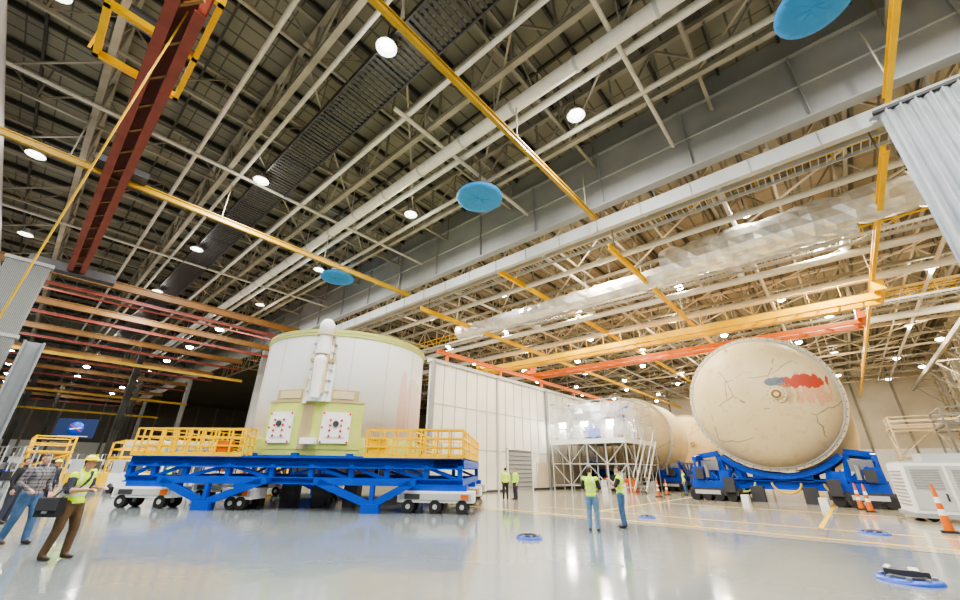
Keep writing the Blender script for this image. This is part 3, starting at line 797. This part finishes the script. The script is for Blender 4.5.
for x,y,hh in((1.75,19.4,1.25),(.2,26.8,1.1),(-.1,28.2,1.1),(-10.2,30,1.0),(-10.6,33,1.0),(-8.9,36,1.0)): cone(x,y,hh)
def cover(x,y,R,extra=False):
    g=MB(M_blue); g.rev([(0,.05),(R*.8,.05),(R*.97,.04),(R,0)],32); 
    for k in range(8):
        t=2*pi*k/8; g.tube((R*.75*cos(t),R*.75*sin(t),.04),(R*.75*cos(t),R*.75*sin(t),.09),.035,m=M_steel,n=8)
    g.rev([(R*.5,.051),(R*.5,.09),(R*.56,.09),(R*.56,.05)],24,m=M_dark)
    if extra:
        g.box((.0,0,.1),(R*1.3,.1,.1),M_dark); g.box((.1,.15,.1),(.12,R*.8,.12),M_steel); g.ell((-.2,.1,.12),(.08,.08,.08),M_steel,10)
    g.obj('floor_tie_down_cover',loc=(x,y,0))
cover(-6.6,9.5,.34); cover(.05,17.4,.36); cover(.25,10.4,.42,True); cover(-6.2,16.6,.30)

# left-hand columns, banner, distant goods
g=MB(mat('column_grey',(.20,.22,.23),.5,var=.1))
def hcol(g,x,y,z,w,d=None):
    g.bb(x-w/2,x+w/2,y-.5*w,y-.38*w,0,z); g.bb(x-w/2,x+w/2,y+.38*w,y+.5*w,0,z); g.bb(x-.06,x+.06,y-.4*w,y+.4*w,0,z); g.bb(x-w*.8,x+w*.8,y-w*.8,y+w*.8,0,.12)
hcol(g,-31.5,-.6,7.6,.8); 
g.obj('steel_column')
g=MB(mat('mast_grey',(.20,.21,.21),.5))
g.bb(-33.6,-33.3,-3.2,-1.4,0,12.6)
for k in range(24): g.bb(-33.3,-33.2,-3.2+k*.075,-3.17+k*.075,0,12.6,M_girder)
for z in(0,4,8,12.4): g.bb(-33.7,-33.15,-3.3,-1.3,z,z+.2,M_girder)
g.obj('panel_mast')
g=MB(M_truss_dark)
for x,y in((-62,-20),(-80,10),(-80,-10),(-47,-24),(-110,0),(-110,15),(-140,5)): hcol(g,x,y,20,.8)
g.obj('roof_column')
e=empty('hanging_banner',(-62.8,4.6,5.2),math.radians(60))
M_navyb=mat('navy_banner',(.006,.02,.08),.5)
g=MB(M_navyb); g.box((0,0,0),(3.6,.06,2.0)); g.rev([(0,-.05),(.7,-.05),(.7,.0)],28,axis='Y',m=M_blue)
g.beam((-.5,-.06,-.1),(.5,-.06,.07),.03,.1,M_white); g.beam((-1.3,-.05,-.82),(1.3,-.05,-.82),.03,.08,M_lightgrey); g.beam((-.6,-.07,.35),(.6,-.07,-.35),.03,.06,M_red)
g.beam((-1.8,0,1.0),(-1.8,0,11),.03,.03,M_dark); g.beam((1.8,0,1.0),(1.8,0,11),.03,.03,M_dark)
g.obj('panel',e)
rng=random.Random(9)
def rack(x,y,rz,m,L=7):
    g=MB(m)
    for i in range(L):
        for k in range(2): g.beam((i*1.2,k*.9,0),(i*1.2,k*.9,2.8),.08,.08)
    for z in(.4,1.5,2.7): g.bb(0,(L-1)*1.2,0,.9,z,z+.06,M_steel)
    for i in range(int((L-1)*1.9)):
        for z in(.46,1.56): g.box((.4+i*.62,.45,z+.3),(.5,.6,.35+.3*rng.random()),rng.choice([M_white,M_lightgrey,M_blue,M_dark,M_duct]))
    g.obj('storage_rack',loc=(x,y,0),rot=(0,0,rz))
rack(-48,-1.5,.8,M_lightgrey,4); rack(-62,13,.8,M_orange,9); rack(-41,9,1.0,M_blue); rack(-75,0,1.1,M_white,10); rack(-88,6,1.2,M_white,14)
g=MB(M_lightgrey)
for i in range(6):
    g.bb(i*1.5,i*1.5+1.1,0,2,0,3.4,M_lightgrey); g.tube((i*1.5+.55,0,3.4),(i*1.5+.55,2,3.4),.55,n=16,m=M_lightgrey); g.bb(i*1.5+.15,i*1.5+.95,-.03,0,.4,2.9,M_dark)
g.obj('storage_lockers',loc=(-55,8,0),rot=(0,0,.75))
def cart(x,y,rz,m,name='equipment_cart'):
    g=MB(m); g.bb(-1.2,1.2,-.7,.7,.35,1.1,m); g.bb(-1.2,-.3,-.65,.65,1.1,1.9,M_lightgrey); g.bb(-.35,-.28,-.6,.6,1.2,1.8,M_dark)
    for sx in(-.8,.8):
        for sy in(-.7,.5): g.tube((sx,sy,.28),(sx,sy+.2,.28),.28,n=14,m=M_black)
    g.beam((1.2,-.6,1.1),(1.2,-.6,1.9),.06,.06,m); g.beam((1.2,.6,1.1),(1.2,.6,1.9),.06,.06,m); g.beam((1.2,-.6,1.9),(1.2,.6,1.9),.06,.06,m)
    g.obj(name,loc=(x,y,0),rot=(0,0,rz))
cart(-38,4.5,.7,M_yellow,'yellow_tug'); cart(-34,6.0,.5,M_white); cart(-9.2,48,.3,M_white); cart(5.2,33,1.2,M_white); cart(8,38,.2,M_blue); cart(-5,76,.2,M_yellow)

# ---------------------------------------------------------------- people
def capsule(g,p0,r0,p1,r1,m=None,n=12):
    g.ell(p0,(r0,)*3,m,n); g.ell(p1,(r1,)*3,m,n); g.tube(p0,p1,r0,r1,n=n,m=m)
def remesh(g,vox,name,parent,smooth=2):
    o=g.obj(name+'_src'); md=o.modifiers.new('r','REMESH'); md.mode='VOXEL'; md.voxel_size=vox; md.use_smooth_shade=True
    s=o.modifiers.new('s','SMOOTH'); s.iterations=smooth; s.factor=.5
    bpy.context.view_layer.update()
    dg=bpy.context.evaluated_depsgraph_get(); me=bpy.data.meshes.new_from_object(o.evaluated_get(dg))
    bpy.data.objects.remove(o); n=bpy.data.objects.new(name,me); C.objects.link(n); n.parent=parent
    me.materials.clear(); return n
def segd(p,a,b):
    ab=b-a; t=max(0,min(1,(p-a).dot(ab)/ab.length_squared)); return (p-(a+ab*t)).length,t
def person(name,loc,rz,H,J={},upper=M_vest,sleeve=M_navy,pants=M_jeans,shoe=M_shoe,hat=None,hair=M_hair,skin=M_skin,bare=True,headyaw=0,headpitch=0,fine=True,vest=True):
    e=empty(name,(loc[0],loc[1],0),rz); s=H/1.78; e.scale=(s,s,s)
    V=lambda *a:Vector(a)
    D={'pel':V(0,0,.95),'ch':V(0,0,1.30),'nk':V(0,.0,1.47),'hd':V(0,.02,1.64),
       'sl':V(-.185,0,1.42),'sr':V(.185,0,1.42),'el':V(-.25,-.03,1.14),'er':V(.25,-.03,1.14),'wl':V(-.26,.06,.89),'wr':V(.26,.06,.89),
       'hl':V(-.095,0,.92),'hr':V(.095,0,.92),'kl':V(-.11,.02,.50),'kr':V(.11,.02,.50),'al':V(-.12,-.02,.10),'ar':V(.12,-.02,.10)}
    for k,v in J.items(): D[k]=Vector(v)
    g=MB(M_skin); d=D
    g.ell(d['pel'],(.175,.135,.13),n=16); g.ell(d['pel'].lerp(d['ch'],.5),(.165,.130,.2),n=16); g.ell(d['ch'],(.192,.138,.19),n=16); g.ell(d['ch'].lerp(d['nk'],.55),(.16,.10,.09),n=16)
    capsule(g,d['ch'].lerp(d['nk'],.8),.07,d['nk']+V(0,.01,.07),.056)
    segs=[]
    for a,b,r0,r1,t in(('sl','el',.072,.055,'sleeve'),('sr','er',.072,.055,'sleeve'),('el','wl',.05,.036,'fore'),('er','wr',.05,.036,'fore'),
                       ('hl','kl',.110,.080,'pants'),('hr','kr',.110,.080,'pants'),('kl','al',.078,.064,'pants'),('kr','ar',.078,.064,'pants')):
        capsule(g,d[a],r0,d[b],r1); segs.append((d[a],d[b],(r0+r1)/2,t))
    capsule(g,d['sl'],.066,d['ch']+V(0,0,.05),.1); capsule(g,d['sr'],.066,d['ch']+V(0,0,.05),.1)
    for k in('al','ar'):
        a=d[k]; g.ell((a.x,a.y-.01,a.z-.04),(.05,.065,.06),n=10); capsule(g,V(a.x,a.y,a.z-.045),.048,V(a.x*1.08,a.y+.15,a.z-.062),.040)
        segs.append((V(a.x,a.y,a.z-.06),V(a.x,a.y+.16,a.z-.06),.04,'shoe'))
    segs.append((d['pel'],d['ch'],.15,'torso')); segs.append((d['ch'],d['nk'],.13,'torso')); segs.append((d['nk']+V(0,0,.01),d['nk']+V(0,.01,.12),.05,'neck'))
    b=remesh(g,.02,'body',e,3)
    ms=[upper,sleeve,pants,shoe,skin,M_strip,M_blackcl]
    for m in ms: b.data.materials.append(m)
    for f in b.data.polygons:
        c=f.center; best=min(segs,key=lambda q:segd(c,q[0],q[1])[0]-q[2]); t=best[3]; k=0
        if t=='torso':
            k=0
            if c.z<d['pel'].z-.02: k=2
            elif vest:
                zz=c.z-d['pel'].z
                if .10<zz<.15 or .25<zz<.30: k=5
                if c.z>1.30 and .085<abs(c.x)<.125: k=5
        elif t=='sleeve': k=1
        elif t=='fore': k=4 if bare else 1
        elif t=='pants': k=2
        elif t=='shoe': k=3
        elif t=='neck': k=4
        if t=='pants' and f.center.z<.075: k=3
        if t=='sleeve' and vest and segd(c,best[0],best[1])[1]<.18: k=0
        f.material_index=k
    for sd,a,w in((-1,'el','wl'),(1,'er','wr')):
        W=d[w]; dr=(W-d[a]).normalized(); g=MB(skin)
        side=V(0,0,1).cross(dr); side=side.normalized() if side.length>.2 else V(1,0,0); 
        if abs(dr.z)>.75: side=V(0,1,0)
        side=(side-dr*side.dot(dr)).normalized(); nrm=dr.cross(side).normalized()
        if nrm.dot(V(-sd,0,-.2))<0: nrm=-nrm
        for q in(-.028,-.01,.01,.028): capsule(g,W+dr*.01+side*q*.5,.017,W+dr*.085+side*q,.015,n=8)
        for q,L in((-.034,.055),(-.012,.068),(.011,.074),(.033,.068)):
            k0=W+dr*.09+side*q; k1=k0+dr*L*.5+nrm*.012; k2=k1+dr*L*.35+nrm*.028
            capsule(g,k0,.0105,k1,.0095,n=8); capsule(g,k1,.0095,k2,.008,n=8)
        tb=W+dr*.03+side*.026; t1=tb+dr*.035+side*.028+nrm*.01; t2=t1+dr*.03+side*.004+nrm*.012
        capsule(g,tb,.014,t1,.0115,n=8); capsule(g,t1,.0115,t2,.0095,n=8)
        hn=remesh(g,.007 if fine else .011,'hand_left' if sd<0 else 'hand_right',e,1); hn.data.materials.append(skin)
    he=empty('head'); he.parent=e; he.location=d['hd']; he.rotation_euler=(headpitch,0,headyaw)
    g=MB(skin); g.ell((0,-.01,.03),(.076,.095,.092),n=18); g.ell((0,.02,-.035),(.058,.068,.075),n=16); g.ell((0,.05,-.08),(.032,.03,.025),n=12)
    g.ell((0,.093,-.012),(.014,.02,.026),n=10); g.ell((0,.10,-.028),(.018,.014,.011),n=10)
    for sx in(-1,1): g.ell((sx*.077,-.005,-.005),(.012,.02,.032),n=10); g.ell((sx*.03,.078,.028),(.02,.012,.007),n=8)
    capsule(g,(0,-.01,-.06),.052,(0,-.02,-.13),.052)
    hm=remesh(g,.009,'skull',he,1); hm.data.materials.append(skin); hm.data.materials.append(hair)
    for f in hm.data.polygons:
        c=f.center
        if (c.z>.055 and c.y<.075) or (c.z>-.03 and c.y<-.025) or (c.z>.075): f.material_index=1
    g=MB(M_eye)
    for sx in(-1,1): g.ell((sx*.03,.082,.012),(.012,.007,.007),M_white,8); g.ell((sx*.03,.087,.012),(.005,.004,.005),M_eye,8)
    g.ell((0,.084,-.052),(.024,.008,.006),M_lip,8); g.obj('face_features',he)
    if hat:
        g=MB(hat)
        prof=[(.128,.055),(.112,.062)]+[(.112*cos(t),.06+.095*sin(t)) for t in[pi/2*k/8 for k in range(1,9)]]
        g.rev(prof,24); g.rev([(.128,.055),(.10,.05)],24)
        g.ell((0,.11,.058),(.075,.07,.012),hat,16); g.beam((0,-.1,.10),(0,.09,.12),.03,.09,hat)
        g.obj('hard_hat',he)
    return e
R90=math.radians
a=person('worker_with_bag',(.75*-7.72-.661*8.41,.661*-7.72+.75*8.41),R90(-52),1.76,
 {'el':(-.27,-.02,1.17),'er':(.25,.05,1.15),'wl':(-.20,.27,1.19),'wr':(.14,.33,1.17),'kl':(-.12,.08,.50),'al':(-.13,.06,.10),'kr':(.11,-.00,.50),'ar':(.12,-.10,.10),'hd':(0,.05,1.64)},
 pants=M_khaki,hat=M_hat,sleeve=M_navy,headyaw=.1)
g=MB(M_blackcl)
g.box((.29,-.12,.88),(.13,.42,.32)); g.box((.365,-.12,.93),(.03,.40,.20),M_dark); g.box((.36,-.12,.80),(.025,.1,.04),M_steel)
pr=None
for i in range(17):
    t=i/16; q=Vector((.27*(1-t)+-.12*t,-.175+.02*sin(pi*t),1.02+.47*t))
    if pr: g.beam(pr,q,.05,.012)
    pr=q
pr=None
for i in range(9):
    t=i/8; q=Vector((.27*(1-t)+-.12*t,-.02+.18*sin(pi*t*.9),1.02+.47*t))
    if pr: g.beam(pr,q,.05,.012)
    pr=q
o=g.obj('shoulder_bag',a)
b2=person('visitor_in_plaid_shirt',(.75*-10-.661*9.8,.661*-10+.75*9.8),R90(-62),1.84,
 {'kl':(-.11,.12,.52),'al':(-.12,.14,.10),'kr':(.11,-.03,.50),'ar':(.12,-.16,.11),'el':(-.27,-.06,1.16),'wl':(-.24,.12,.98),'er':(.28,-.02,1.16),'wr':(.20,.18,1.06)},
 upper=M_plaid,sleeve=M_plaid,pants=M_jeans,vest=False,bare=False)
person('visitor_in_dark_jacket',(-18.9,.62),R90(-30),1.8,{},upper=M_blackcl,sleeve=M_blackcl,pants=M_navy,vest=False,bare=False)
person('visitor_in_dark_jacket',(-23.4,1.6),R90(-50),1.76,{},upper=M_navy,sleeve=M_navy,pants=M_blackcl,vest=False,bare=False,hat=M_hat)
person('worker_in_vest',(-20.8,2.3),R90(-70),1.75,{},pants=M_khaki,hat=M_hat,bare=False,sleeve=M_vest)
d1=(.75*3.37-.661*12.9,.661*3.37+.75*12.9)
person('worker_in_vest',d1,R90(15),1.72,{'el':(-.26,.02,1.17),'er':(.26,.02,1.17),'wl':(-.14,.20,1.10),'wr':(.14,.20,1.10),'hd':(0,.03,1.64)},pants=M_pale_jeans,headyaw=-.5,sleeve=M_blackcl,shoe=M_shoe)
d2=(.75*4.49-.661*13.66,.661*4.49+.75*13.66)
w=person('worker_in_vest',d2,R90(105),1.75,{'el':(-.27,.08,1.18),'wl':(-.16,.25,1.33),'er':(.26,.02,1.15),'wr':(.14,.22,1.12)},pants=M_jeans,sleeve=M_blackcl,headpitch=-.15)
g=MB(M_dark); g.box((0,.36,1.24),(.24,.02,.17),M_dark); g.box((0,.35,1.24),(.22,.01,.15),M_lightgrey); g.obj('tablet',w)
d3=(.75*1.6-.661*25.,.661*1.6+.75*25.)
person('worker_in_vest',d3,R90(40),1.72,{},pants=M_blackcl,sleeve=M_vest,hat=None,fine=False,bare=False)
person('worker_in_vest',(d3[0]+.35,d3[1]+.5),R90(160),1.70,{},pants=M_navy,sleeve=M_vest,fine=False,bare=False)
person('worker_in_vest',(-9.5,33.8),R90(120),1.75,{},pants=M_jeans,sleeve=M_navy,fine=False)
person('worker_in_vest',(-33.0,7.5),R90(-60),1.75,{},pants=M_jeans,hat=M_hat,fine=False)

# ---------------------------------------------------------------- world (added ambient fill, entering where the rear wall is left out)
w=bpy.data.worlds.new('world'); bpy.context.scene.world=w; w.use_nodes=True
bg=w.node_tree.nodes['Background']; bg.inputs[0].default_value=(.80,.90,1,1); bg.inputs[1].default_value=.2
